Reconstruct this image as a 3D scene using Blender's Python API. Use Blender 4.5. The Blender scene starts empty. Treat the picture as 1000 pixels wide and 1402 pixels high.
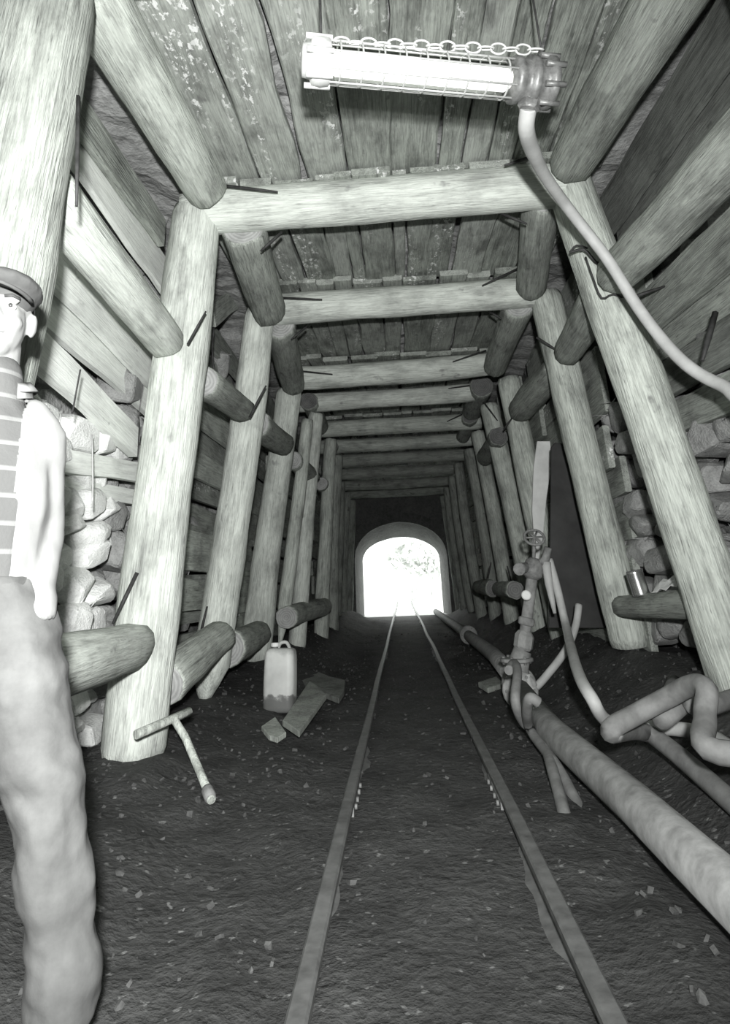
import bpy, bmesh, math, random
from mathutils import Vector, Matrix, noise
random.seed(7)
SC = bpy.context.scene
COL = SC.collection
V = Vector

# ---------------------------------------------------------------- camera
F, CX, CY, CAMZ = 850.0, 498.0, 516.0, 0.87          # focal length and principal point in px of the 1000x1402 frame
PITCH, YAW, ROLL = map(math.radians, (18.413, 2.632, -2.4))
_fw = V((-math.sin(YAW)*math.cos(PITCH), math.cos(YAW)*math.cos(PITCH), math.sin(PITCH)))
_r = V((math.cos(YAW), math.sin(YAW), 0)); _u = _r.cross(_fw)
_c, _s = math.cos(ROLL), math.sin(ROLL)
RT, UP = _r*_c + _u*_s, _u*_c - _r*_s
ORG = V((0, 0, CAMZ))
cd = bpy.data.cameras.new('camera'); cam = bpy.data.objects.new('camera', cd); COL.objects.link(cam)
m = Matrix((RT, UP, -_fw)).transposed().to_4x4(); m.translation = ORG
cam.matrix_world = m
cd.sensor_fit = 'HORIZONTAL'; cd.sensor_width = 36.0; cd.lens = F/1000*36
cd.shift_x = (500-CX)/1000; cd.shift_y = -(701-CY)/1000; cd.clip_start = 0.02
SC.camera = cam
# ---------------------------------------------------------------- world, lights, exposure
w = bpy.data.worlds.new('sky'); SC.world = w; w.use_nodes = True
bg = w.node_tree.nodes['Background']; bg.inputs[0].default_value = (0.97, 1.0, 0.97, 1); bg.inputs[1].default_value = 5.0
ld = bpy.data.lights.new('flash', 'SPOT'); ld.energy = 1080; ld.shadow_soft_size = 0.045; ld.color = (1, 1, 0.995)
ld.spot_size = math.radians(128); ld.spot_blend = 1.0
flash = bpy.data.objects.new('flash', ld); COL.objects.link(flash)
flash.location = (0.06, -0.30, 1.07)
flash.rotation_euler = (V((-1.15, 4.0, 1.95)) - flash.location).to_track_quat('-Z', 'Y').to_euler()
SC.view_settings.view_transform = 'Standard'; SC.view_settings.look = 'None'
SC.view_settings.gamma = 1.0; SC.view_settings.use_curve_mapping = False; SC.view_settings.exposure = 0.0

# ---------------------------------------------------------------- helpers
def ray(x, y): return RT*((x-CX)/F) - UP*((y-CY)/F) + _fw
def atY(x, y, Y): d = ray(x, y); return ORG + d*(Y/d.y)
def atX(x, y, X): d = ray(x, y); return ORG + d*(X/d.x)
def atZ(x, y, Z): d = ray(x, y); return ORG + d*((Z-CAMZ)/d.z)
def ppm(p): return F/((p-ORG).dot(_fw))               # pixels per metre at a point
def g(v, a=1.0): return (v*0.982, v, v*0.975, a)

def tag(o, label=None, cat=None, group=None, kind=None):
    if label: o['label'] = label
    if cat: o['category'] = cat
    if group: o['group'] = group
    if kind: o['kind'] = kind
    return o
def link(name, me, mats, parent=None, mw=None):
    o = bpy.data.objects.new(name, me); COL.objects.link(o)
    if me is not None and not me.materials:
        for mm in (mats if isinstance(mats, (list, tuple)) else [mats]): me.materials.append(mm)
    if parent is not None: o.parent = parent
    if mw is not None:
        o.matrix_basis = (world(parent).inverted() @ mw) if parent is not None else mw
    return o
def world(o):
    mw = o.matrix_basis.copy(); p = o.parent
    while p is not None: mw = p.matrix_basis @ mw; p = p.parent
    return mw
def mesh(name, bm, smooth=False):
    bm.normal_update()
    me = bpy.data.meshes.new(name); bm.to_mesh(me); bm.free()
    if smooth:
        for p in me.polygons: p.use_smooth = True
    return me
def empty(name, loc=(0, 0, 0), rz=0):
    o = bpy.data.objects.new(name, None); COL.objects.link(o); o.location = loc; o.rotation_euler = (0, 0, rz)
    o.empty_display_size = 0.1
    return o
def frame(p0, p1, up=V((0, 0, 1)), spin=0):
    z = (p1-p0).normalized()
    if abs(z.dot(up)) > 0.98: up = V((0, 1, 0))
    x = up.cross(z).normalized(); y = z.cross(x)
    mm = Matrix((x, y, z)).transposed().to_4x4() @ Matrix.Rotation(spin, 4, 'Z'); mm.translation = p0
    return mm

# ---------------------------------------------------------------- materials
MATS = {}
class NT:
    def __init__(s, name):
        s.m = bpy.data.materials.new(name); s.m.use_nodes = True; s.t = s.m.node_tree
        s.b = s.t.nodes['Principled BSDF']; s.o = s.t.nodes['Material Output']; MATS[name] = s.m
        s.b.inputs['Specular IOR Level'].default_value = 0.25
    def n(s, typ, **kw):
        nd = s.t.nodes.new(typ)
        for k, v in kw.items():
            if isinstance(k, str) and hasattr(nd, k): setattr(nd, k, v)
        return nd
    def l(s, a, b): s.t.links.new(a, b)
    def coord(s, scale=(1, 1, 1), rnd=True):
        tc = s.n('ShaderNodeTexCoord'); mp = s.n('ShaderNodeMapping'); mp.inputs['Scale'].default_value = scale
        s.l(tc.outputs['Object'], mp.inputs['Vector'])
        if rnd:
            oi = s.n('ShaderNodeObjectInfo'); ml = s.n('ShaderNodeMath', operation='MULTIPLY'); ml.inputs[1].default_value = 37.0
            s.l(oi.outputs['Random'], ml.inputs[0]); cb = s.n('ShaderNodeCombineXYZ')
            for i in range(3): s.l(ml.outputs[0], cb.inputs[i])
            s.l(cb.outputs[0], mp.inputs['Location'])
        return mp.outputs[0]
    def noise(s, vec, scale, detail=4, rough=0.55, dist=0.0):
        nd = s.n('ShaderNodeTexNoise'); nd.inputs['Scale'].default_value = scale; nd.inputs['Detail'].default_value = detail
        nd.inputs['Roughness'].default_value = rough; nd.inputs['Distortion'].default_value = dist
        s.l(vec, nd.inputs['Vector']); return nd.outputs['Fac']
    def ramp(s, fac, stops):
        r = s.n('ShaderNodeValToRGB'); el = r.color_ramp.elements
        while len(el) < len(stops): el.new(0.5)
        for e, (p, v) in zip(el, stops): e.position = p; e.color = g(v) if not isinstance(v, tuple) else v
        s.l(fac, r.inputs[0]); return r.outputs[0]
    def mix(s, fac, a, b, mode='MIX'):
        x = s.n('ShaderNodeMix', data_type='RGBA', blend_type=mode)
        if isinstance(fac, (int, float)): x.inputs[0].default_value = fac
        else: s.l(fac, x.inputs[0])
        for i, q in ((6, a), (7, b)):
            if isinstance(q, (int, float)): x.inputs[i].default_value = g(q)
            elif isinstance(q, tuple): x.inputs[i].default_value = q
            else: s.l(q, x.inputs[i])
        return x.outputs[2]
    def bump(s, h, strength=0.5, dist=0.02):
        b = s.n('ShaderNodeBump'); b.inputs['Strength'].default_value = strength; b.inputs['Distance'].default_value = dist
        s.l(h, b.inputs['Height']); s.l(b.outputs[0], s.b.inputs['Normal'])
    def base(s, c, rough=0.85, metal=0.0):
        if isinstance(c, (int, float)): s.b.inputs['Base Color'].default_value = g(c)
        else: s.l(c, s.b.inputs['Base Color'])
        s.b.inputs['Roughness'].default_value = rough; s.b.inputs['Metallic'].default_value = metal
        return s.m

def wood(name, dark, mid, light, bump=0.35, flecks=False, crack=0.5, stain=1.0):
    s = NT(name)
    gr = s.noise(s.coord((34, 34, 2.4)), 1.0, 6, 0.66, 0.6)
    fine = s.noise(s.coord((120, 120, 6.5)), 1.0, 3, 0.6)
    dash = s.noise(s.coord((105, 105, 7.0)), 1.0, 4, 0.6)
    big = s.noise(s.coord((1, 1, 0.6)), 4.5, 5, 0.65)
    chop = s.noise(s.coord((1, 1, 0.35)), 13, 3, 0.5)
    c = s.ramp(gr, [(0.26, dark), (0.40, mid), (0.60, light), (0.78, mid)])
    c = s.mix(0.5*stain, c, s.ramp(fine, [(0.34, 0.40), (0.56, 1.0)]), 'MULTIPLY')
    c = s.mix(crack, c, s.ramp(dash, [(0.28, 0.25), (0.38, 1.0)]), 'MULTIPLY')
    c = s.mix(0.75*stain if not flecks else 0.95, c, s.ramp(big, [(0.30, 0.40), (0.54, 1.0)]), 'MULTIPLY')
    blot = s.noise(s.coord((9, 9, 3.0)), 1.0, 5, 0.7)
    c = s.mix(0.6*stain, c, s.ramp(blot, [(0.32, 0.45), (0.46, 1.0)]), 'MULTIPLY')
    kn = s.noise(s.coord((1, 1, 0.7)), 7.5, 3, 0.6)
    c = s.mix(s.ramp(kn, [(0.67, (0, 0, 0, 1)), (0.74, (0.7, 0.7, 0.7, 1))]), c, dark*0.55)
    if flecks:
        band = s.noise(s.coord((4.0, 4.0, 0.45)), 1.6, 2, 0.5)
        sp = s.noise(s.coord((1, 1, 0.6)), 34, 4, 0.65)
        mm = s.mix(1.0, s.ramp(band, [(0.55, (0, 0, 0, 1)), (0.66, (1, 1, 1, 1))]), s.ramp(sp, [(0.55, (0, 0, 0, 1)), (0.60, (1, 1, 1, 1))]), 'MULTIPLY')
        c = s.mix(mm, c, 0.75)
    hh = s.mix(0.45, s.mix(0.5, gr, fine), s.mix(0.5, dash, chop))
    s.bump(hh, bump, 0.035)
    return s.base(c, 0.88)
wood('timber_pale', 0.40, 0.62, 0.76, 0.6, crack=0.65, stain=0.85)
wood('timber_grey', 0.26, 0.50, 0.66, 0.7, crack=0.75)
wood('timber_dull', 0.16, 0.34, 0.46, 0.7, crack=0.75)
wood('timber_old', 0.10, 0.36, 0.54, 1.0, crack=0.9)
wood('plank_roof', 0.14, 0.30, 0.42, 0.8, True, 0.8)
wood('plank_roof_smooth', 0.24, 0.36, 0.44, 0.4, True, 0.3)
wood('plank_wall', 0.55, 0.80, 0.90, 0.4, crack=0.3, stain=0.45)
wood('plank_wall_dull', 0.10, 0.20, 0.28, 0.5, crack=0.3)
def end_grain(name, a, b):
    s = NT(name)
    v = s.coord((1, 1, 0.05)); wv = s.n('ShaderNodeTexWave', wave_type='RINGS', rings_direction='Z')
    wv.inputs['Scale'].default_value = 14; wv.inputs['Distortion'].default_value = 2.5; wv.inputs['Detail'].default_value = 2
    tc = s.n('ShaderNodeTexCoord'); s.l(tc.outputs['Object'], wv.inputs['Vector'])
    c = s.mix(0.6, s.ramp(wv.outputs['Fac'], [(0.2, a), (0.8, b)]), s.ramp(s.noise(s.coord(), 9), [(0.3, a*0.6), (0.7, b)]))
    s.bump(wv.outputs['Fac'], 0.2, 0.01)
    return s.base(c, 0.9)
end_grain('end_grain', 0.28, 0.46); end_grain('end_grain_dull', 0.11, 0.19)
def rock(name, lo, hi, scale=3.0, bump=0.8, rough=0.92, speck=None):
    s = NT(name)
    v = s.coord()
    n1 = s.noise(v, scale, 8, 0.65); n2 = s.noise(v, scale*7, 4, 0.6)
    c = s.mix(0.4, s.ramp(n1, [(0.32, lo), (0.66, hi)]), s.ramp(n2, [(0.3, lo*0.7), (0.7, hi)]))
    if speck: c = s.mix(s.ramp(s.noise(v, speck[0], 2, 0.5), [(0.66, (0, 0, 0, 1)), (0.72, (1, 1, 1, 1))]), c, speck[1])
    s.bump(s.mix(0.4, n1, n2), bump, 0.06)
    return s.base(c, rough)
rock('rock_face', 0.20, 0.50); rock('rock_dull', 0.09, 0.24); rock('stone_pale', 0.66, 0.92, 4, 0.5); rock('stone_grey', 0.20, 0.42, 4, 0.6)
rock('mud', 0.026, 0.075, 4.5, 0.7, 0.8, (30, 0.16)); rock('gravel_mix', 0.03, 0.11, 6, 0.3)
rock('masonry', 0.06, 0.15, 2.5, 0.5); rock('outside_ground', 0.45, 0.75, 1.0, 0.3); rock('hill', 0.30, 0.75, 1.2, 0.4)
rock('foliage', 0.55, 0.85, 5, 0.3)
def plain(name, lo, hi, scale, rough=0.6, metal=0.0, bump=0.15):
    s = NT(name); n1 = s.noise(s.coord(), scale, 5, 0.6)
    s.bump(n1, bump, 0.01)
    return s.base(s.ramp(n1, [(0.3, lo), (0.7, hi)]), rough, metal)
plain('iron_dark', 0.02, 0.06, 20, 0.6); plain('iron_rust', 0.10, 0.26, 22, 0.7); plain('steel_rail', 0.09, 0.18, 16, 0.5, 0.2)
plain('pipe_dirty', 0.16, 0.34, 14, 0.7); plain('hose', 0.34, 0.46, 10, 0.55); plain('hose_muddy', 0.12, 0.24, 12, 0.7)
plain('lamp_cast', 0.10, 0.26, 30, 0.45, 0.3); plain('lamp_cast_bright', 0.55, 0.75, 30, 0.45, 0.2); plain('cage_wire', 0.45, 0.6, 20, 0.4, 0.3)
plain('tin', 0.6, 0.8, 6, 0.22, 0.9); plain('paper', 0.6, 0.72, 8, 0.8); plain('sheet_dark', 0.022, 0.045, 5, 0.5)
plain('pale_board', 0.60, 0.80, 6, 0.8); plain('skin', 0.20, 0.24, 14, 0.6, 0, 0.05); plain('jacket', 0.18, 0.22, 8, 0.9); plain('trousers', 0.070, 0.125, 9, 0.9, 0, 0.3)
plain('leather', 0.05, 0.10, 18, 0.6); plain('cap_cloth', 0.06, 0.08, 30, 0.9); plain('hair', 0.03, 0.06, 60, 0.7); plain('eye_white', 0.62, 0.66, 5, 0.3)
plain('iris', 0.03, 0.05, 5, 0.2); plain('lips', 0.40, 0.46, 15, 0.5); plain('lamp_tube_cap', 0.5, 0.6, 9, 0.5)
s = NT('tube_glow'); s.b.inputs['Emission Color'].default_value = (1, 1, 0.98, 1); s.b.inputs['Emission Strength'].default_value = 1.7; s.base(0.8)
s = NT('lamp_glass'); s.b.inputs['Transmission Weight'].default_value = 1.0; s.b.inputs['IOR'].default_value = 1.05; s.base(0.95, 0.12)
# striped knit: horizontal light lines on grey
s = NT('sweater'); tc = s.n('ShaderNodeTexCoord'); sx = s.n('ShaderNodeSeparateXYZ'); s.l(tc.outputs['Object'], sx.inputs[0])
ml = s.n('ShaderNodeMath', operation='MULTIPLY'); ml.inputs[1].default_value = 1/0.064; s.l(sx.outputs[2], ml.inputs[0])
fr = s.n('ShaderNodeMath', operation='FRACT'); s.l(ml.outputs[0], fr.inputs[0])
st = s.ramp(fr.outputs[0], [(0.0, 0.16), (0.14, 0.16), (0.20, 0.07), (0.96, 0.07)])
s.bump(s.noise(s.coord(), 120), 0.3, 0.004); s.base(s.mix(0.3, st, s.ramp(s.noise(s.coord(), 8), [(0.3, 0.07), (0.7, 0.12)])), 0.95)
# dirty white plastic of the can: grime rising from the base and around the neck
s = NT('can_plastic'); tc = s.n('ShaderNodeTexCoord'); sx = s.n('ShaderNodeSeparateXYZ'); s.l(tc.outputs['Object'], sx.inputs[0])
nz = s.noise(s.coord((1, 1, 1)), 14, 4, 0.6)
ad = s.n('ShaderNodeMath', operation='MULTIPLY_ADD'); s.l(nz, ad.inputs[0]); ad.inputs[1].default_value = -0.16; s.l(sx.outputs[2], ad.inputs[2])
c = s.ramp(ad.outputs[0], [(0.0, 0.16), (0.015, 0.24), (0.03, 0.56), (0.20, 0.60), (0.29, 0.56), (0.335, 0.38), (0.37, 0.50)])
s.base(s.mix(0.5, c, s.ramp(s.noise(s.coord(), 5), [(0.3, 0.5), (0.6, 1.0)]), 'MULTIPLY'), 0.5)
M = MATS

# ---------------------------------------------------------------- shape builders
def log_mesh(L, r0, r1, seed, sides=14, rough=0.085, bend=0.02, bevel=0.25, point=0.0, flat=0.0):
    """tapering round timber along local +Z, wobbly surface, sawn ends; point sharpens the foot, flat saws one side"""
    bm = bmesh.new(); n = max(4, int(L/0.13)); rings = []
    rnd = random.Random(seed); ph = rnd.uniform(0, 6.28); of = V((seed*1.7 % 91, seed*3.1 % 77, 0))
    ts = [0.0, 0.02] + [i/n for i in range(1, n)] + [0.98, 1.0]
    for t in ts:
        z = t*L; r = r0 + (r1-r0)*t
        b = bend*math.sin(math.pi*t)*min(L, 2.5)
        e = 1.0
        if t == 0.0 or t == 1.0: e = 1-bevel*0.35
        if point and t < point: e *= 0.18 + 0.82*(t/point)
        ring = []
        for k in range(sides):
            a = 2*math.pi*k/sides
            nn = noise.noise(V((math.cos(a)*1.3, math.sin(a)*1.3, z*1.1))+of) + 0.5*noise.noise(V((math.cos(a)*3, math.sin(a)*3, z*3.5))+of*2)
            rr = r*e*(1+rough*1.6*nn)
            x, y = math.cos(a)*rr, math.sin(a)*rr
            if flat and y > r*(1-flat): y = r*(1-flat) + 0.15*(y-r*(1-flat))
            zz = z
            if t in (0.0, 1.0): zz += 0.012*noise.noise(V((x*20, y*20, seed)))
            ring.append(bm.verts.new((x+b*math.cos(ph), y+b*math.sin(ph), zz)))
        rings.append(ring)
    for a, b in zip(rings[:-1], rings[1:]):
        for k in range(sides):
            f = bm.faces.new((a[k], a[(k+1) % sides], b[(k+1) % sides], b[k])); f.smooth = True
    f = bm.faces.new(list(reversed(rings[0]))); f.material_index = 1
    f = bm.faces.new(rings[-1]); f.material_index = 1
    return mesh('log', bm)
_ls = [100]
def log(name, p0, p1, d0, d1=None, mat='timber_grey', label=None, cat=None, group=None, parent=None, end='end_grain', **kw):
    d1 = d1 or d0; _ls[0] += 7
    me = log_mesh((p1-p0).length, d0/2, d1/2, _ls[0], **kw)
    o = link(name, me, [M[mat], M[end]], parent, frame(p0, p1, spin=random.uniform(-.5, .5) if not kw.get('flat') else 0))
    return tag(o, label, cat, group)
def plank_mesh(L, wd, th, seed, n=6, wob=0.06, ragged=0.0, warp=0.0):
    """board along local +Z, width X, thickness Y; wavy sawn edges, small chamfer, optional splintered far end"""
    rnd = random.Random(seed); bm = bmesh.new(); rings = []
    of = rnd.uniform(0, 90)
    for i in range(n+1):
        t = i/n; z = t*L
        wl = wd/2*(1+wob*2*noise.noise(V((of, z*2.2, 0)))); wr = wd/2*(1+wob*2*noise.noise(V((of+9, z*2.2, 3))))
        y = warp*math.sin(t*3.1)+0.006*noise.noise(V((of, z*3, 7)))
        c = th*0.22
        pr = [(-wl, -th/2+c), (-wl+c, -th/2), (wr-c, -th/2), (wr, -th/2+c), (wr, th/2), (-wl, th/2)]
        ring = []
        for (x, yy) in pr:
            zz = z
            if i == n and ragged: zz += ragged*noise.noise(V((x*30, of, 1)))
            ring.append(bm.verts.new((x, y+yy, zz)))
        rings.append(ring)
    k = len(rings[0])
    for a, b in zip(rings[:-1], rings[1:]):
        for j in range(k): bm.faces.new((a[j], a[(j+1) % k], b[(j+1) % k], b[j]))
    bm.faces.new(list(reversed(rings[0]))); bm.faces.new(rings[-1])
    return mesh('board', bm)
def tube_bm(bm, pts, r, sides=8, cap=True, mi=0):
    pts = [V(p) for p in pts]; rings = []; prev = None
    rr = r if isinstance(r, (list, tuple)) else [r]*len(pts)
    for i, p in enumerate(pts):
        d = (pts[min(i+1, len(pts)-1)] - pts[max(i-1, 0)]).normalized()
        if prev is None:
            a = V((0, 0, 1)) if abs(d.z) < 0.9 else V((1, 0, 0)); x = d.cross(a).normalized()
        else:
            x = (prev - d*prev.dot(d)).normalized()
        prev = x; y = d.cross(x)
        rings.append([bm.verts.new(p + (x*math.cos(2*math.pi*k/sides) + y*math.sin(2*math.pi*k/sides))*rr[i]) for k in range(sides)])
    for a, b in zip(rings[:-1], rings[1:]):
        for k in range(sides):
            f = bm.faces.new((a[k], a[(k+1) % sides], b[(k+1) % sides], b[k])); f.smooth = True; f.material_index = mi
    if cap:
        f = bm.faces.new(list(reversed(rings[0]))); f.material_index = mi
        f = bm.faces.new(rings[-1]); f.material_index = mi
def smooth_path(pts, n=6):
    pts = [V(p) for p in pts]; out = []
    for i in range(len(pts)-1):
        p0, p1, p2, p3 = pts[max(i-1, 0)], pts[i], pts[i+1], pts[min(i+2, len(pts)-1)]
        for k in range(n):
            t = k/n
            out.append(0.5*((2*p1)+(p2-p0)*t+(2*p0-5*p1+4*p2-p3)*t*t+(3*p1-p0-3*p2+p3)*t**3))
    out.append(pts[-1]); return out
def tube(name, pts, r, mat, parent=None, sides=8, smooth=0):
    bm = bmesh.new(); p = smooth_path(pts, smooth) if smooth else [V(q) for q in pts]
    if isinstance(r, (list, tuple)) and smooth:
        rr = []; n = len(r)
        for i in range(len(p)):
            t = i/(len(p)-1)*(n-1); k = min(int(t), n-2); rr.append(r[k]+(r[k+1]-r[k])*(t-k))
        r = rr
    org = p[0].copy()
    if parent is None:
        p = [q-org for q in p]
    else:
        iw = world(parent).inverted(); p = [iw @ q for q in p]
    tube_bm(bm, p, r, sides)
    o = link(name, mesh(name, bm), M[mat], parent)
    if parent is None: o.location = org
    return o
def lathe_bm(bm, prof, sides=16, mw=Matrix(), mi=0, smooth=True):
    rings = []
    for (r, z) in prof:
        rings.append([bm.verts.new(mw @ V((r*math.cos(2*math.pi*k/sides), r*math.sin(2*math.pi*k/sides), z))) for k in range(sides)])
    for a, b in zip(rings[:-1], rings[1:]):
        for k in range(sides):
            f = bm.faces.new((a[k], a[(k+1) % sides], b[(k+1) % sides], b[k])); f.smooth = smooth; f.material_index = mi
    f = bm.faces.new(list(reversed(rings[0]))); f.material_index = mi
    f = bm.faces.new(rings[-1]); f.material_index = mi
def lathe(name, prof, mat, parent=None, mw=Matrix(), sides=16, smooth=True):
    bm = bmesh.new(); lathe_bm(bm, prof, sides, smooth=smooth)
    return link(name, mesh(name, bm), M[mat], parent, mw)
def box_bm(bm, lo, hi, mw=Matrix()):
    r = bmesh.ops.create_cube(bm, size=1)
    for v in r['verts']:
        v.co = mw @ V([lo[i]+(v.co[i]+0.5)*(hi[i]-lo[i]) for i in range(3)])
    return r['verts']

# ---------------------------------------------------------------- the drift: floor, rock shell, portal
PORTAL = 17.75; FAR = 19.3; BACK = -2.4
def floor_h(x, y):
    h = 0.0
    if x < -0.75: h += 0.14*min(1, (-0.75-x)/0.7) + 0.14*max(0, min(1, (y-6)/2))*min(1, (-0.75-x)/0.5)
    if x > 0.95: h += 0.34*min(1, (x-0.95)/0.65)
    fade = max(0, min(1, (18.2-y)/2))
    h *= fade
    b = 0.018 if -0.4 < x < 0.5 else 0.05
    b *= fade
    return h + b*noise.noise(V((x*2.2, y*1.6, 3))) + b*0.6*noise.noise(V((x*7, y*6, 9))) - 0.012
bm = bmesh.new(); xs = [-2.3+i*0.075 for i in range(65)]; ys = []
y = BACK
while y < 18.3: ys.append(y); y += 0.075 if y < 8 else 0.16
grid = [[bm.verts.new((x, y, floor_h(x, y))) for x in xs] for y in ys]
for i in range(len(ys)-1):
    for j in range(len(xs)-1):
        f = bm.faces.new((grid[i][j], grid[i][j+1], grid[i+1][j+1], grid[i+1][j])); f.smooth = True
floor = tag(link('floor', mesh('floor', bm), M['mud']), 'dark wet mud floor of the drift', kind='structure')

def sheet(name, fn, nu, nv, mat, label):
    bm = bmesh.new()
    gr = [[bm.verts.new(fn(i/nu, j/nv)) for j in range(nv+1)] for i in range(nu+1)]
    for i in range(nu):
        for j in range(nv): bm.faces.new((gr[i][j], gr[i][j+1], gr[i+1][j+1], gr[i+1][j]))
    o = link(name, mesh(name, bm), M[mat]); md = o.modifiers.new('thick', 'SOLIDIFY'); md.thickness = 0.25; md.offset = 0
    return tag(o, label, kind='structure')
def wl(u, v):
    y = BACK + u*(PORTAL+0.1-BACK); z = -0.2+v*4.0
    n = noise.noise(V((1.1, y*1.3, z*1.5)))*0.13 + noise.noise(V((5, y*4, z*4)))*0.05
    return V((-2.12+n+0.06*max(0, z-1.5), y, z))
def wr(u, v):
    y = BACK + u*(PORTAL+0.1-BACK); z = -0.2+v*4.0
    n = noise.noise(V((21.1, y*1.3, z*1.5)))*0.12 + noise.noise(V((25, y*4, z*4)))*0.05
    return V((2.16+n-0.06*max(0, z-1.5), y, z))
def cl(u, v):
    y = BACK + u*(PORTAL+0.1-BACK); x = -2.4+v*4.8
    return V((x, y, 3.72+noise.noise(V((x*1.5, y*1.5, 40)))*0.06+noise.noise(V((x*4, y*4, 44)))*0.07))
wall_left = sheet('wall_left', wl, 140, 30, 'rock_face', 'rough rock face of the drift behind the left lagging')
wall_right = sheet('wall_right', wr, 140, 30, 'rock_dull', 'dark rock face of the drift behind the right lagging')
ceiling = sheet('ceiling', cl, 160, 40, 'rock_face', 'rock roof above the lagging planks')
back_seal = sheet('back_seal', lambda u, v: V((-2.4+u*4.8, BACK, -0.2+v*4.1)), 10, 10, 'rock_dull', 'unseen rock end added behind the photographer to shut out the sky')  # unseen end added across the drift so no sky light leaks in
# portal wall with the lined vault behind it
HW, SPR, CRN = 1.27, 1.55, 2.47
def arch(t):     # t 0..1 round the opening from left foot to right foot
    if t < 0.25: return V((-HW, 0, -0.1+(SPR+0.1)*t/0.25))
    if t > 0.75: return V((HW, 0, -0.1+(SPR+0.1)*(1-t)/0.25))
    a = math.pi*(1-(t-0.25)/0.5); return V((HW*math.cos(a), 0, SPR+(CRN-SPR)*math.sin(a)))
bm = bmesh.new(); N = 40
def outer(t):
    p = arch(t); c = V((0, 0, 1.2)); d = p-c
    k = min(2.3/abs(d.x) if abs(d.x) > 1e-4 else 99, (2.7/d.z if d.z > 1e-4 else 99) if d.z > 0 else (1.6/-d.z if d.z < -1e-4 else 99))
    return c+d*k
ri = [arch(i/N) for i in range(N+1)]; ro = [outer(i/N) for i in range(N+1)]
va = [bm.verts.new((p.x, PORTAL, p.z)) for p in ri]; vb = [bm.verts.new((p.x, PORTAL, p.z)) for p in ro]
vc = [bm.verts.new((p.x*0.90, FAR, (p.z if p.z < 1.4 else 1.4+(p.z-1.4)*0.70)+noise.noise(V((p.x*3, p.z*3, 0)))*0.02)) for p in ri]; vd = [bm.verts.new((p.x*2.2, FAR, p.z*1.7)) for p in ro]
for i in range(N):
    bm.faces.new((va[i], va[i+1], vb[i+1], vb[i])); bm.faces.new((va[i+1], va[i], vc[i], vc[i+1]))
    bm.faces.new((vc[i+1], vc[i], vd[i], vd[i+1])); bm.faces.new((vb[i], vb[i+1], vd[i+1], vd[i]))
for i in (0, N):
    bm.faces.new((va[i], vb[i], vd[i], vc[i]) if i else (va[i], vc[i], vd[i], vb[i]))
wall_portal = tag(link('wall_portal', mesh('portal', bm), M['masonry']), 'masonry vault of the tunnel mouth', kind='structure')
# arch stones on the face of the vault
for i in range(14):
    t0, t1 = 0.25+0.5*i/14, 0.25+0.5*(i+0.93)/14
    bm = bmesh.new(); pts = []
    for t in (t0, (t0+t1)/2, t1):
        p = arch(t); d = V((p.x, 0, p.z-1.3)).normalized()
        pts.append((p-d*0.015, p+d*0.25))
    vs = []
    for yy in (PORTAL-0.06, PORTAL+0.2):
        vs.append([bm.verts.new((q.x, yy, q.z)) for q in (pts[0][0], pts[1][0], pts[2][0], pts[2][1], pts[1][1], pts[0][1])])
    bm.faces.new(vs[0]); bm.faces.new(list(reversed(vs[1])))
    for k in range(6): bm.faces.new((vs[0][(k+1) % 6], vs[0][k], vs[1][k], vs[1][(k+1) % 6]))
    bmesh.ops.recalc_face_normals(bm, faces=bm.faces)
    link('arch_stone', mesh('arch_stone', bm), M['masonry'], wall_portal)
# outside the mouth
bm = bmesh.new()
gr = [[bm.verts.new((-14+28*i/28, 18.15+21*j/30, -0.02+0.05*noise.noise(V((i*.7, j*.7, 2))))) for j in range(31)] for i in range(29)]  # pale ground starts inside the vault: daylight glare there is put into its colour
for i in range(28):
    for j in range(30): bm.faces.new((gr[i][j], gr[i+1][j], gr[i+1][j+1], gr[i][j+1]))
tag(link('ground_outside', mesh('ground', bm, True), M['outside_ground']), 'pale ground beyond the tunnel mouth, drawn into the vault as painted daylight glare', kind='structure')
bm = bmesh.new()
gr = [[bm.verts.new((-16+32*i/32, 36+0.35*j+noise.noise(V((i*.4, j*.3, 5)))*0.8, -0.3+0.55*j*(0.4+0.6*i/32)+noise.noise(V((i*.5, j*.6, 8)))*0.5)) for j in range(13)] for i in range(33)]
for i in range(32):
    for j in range(12): bm.faces.new((gr[i][j], gr[i+1][j], gr[i+1][j+1], gr[i][j+1]))
tag(link('hillside_outside', mesh('hill', bm, True), M['hill']), 'washed out hillside beyond the tunnel mouth', kind='structure')
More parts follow.
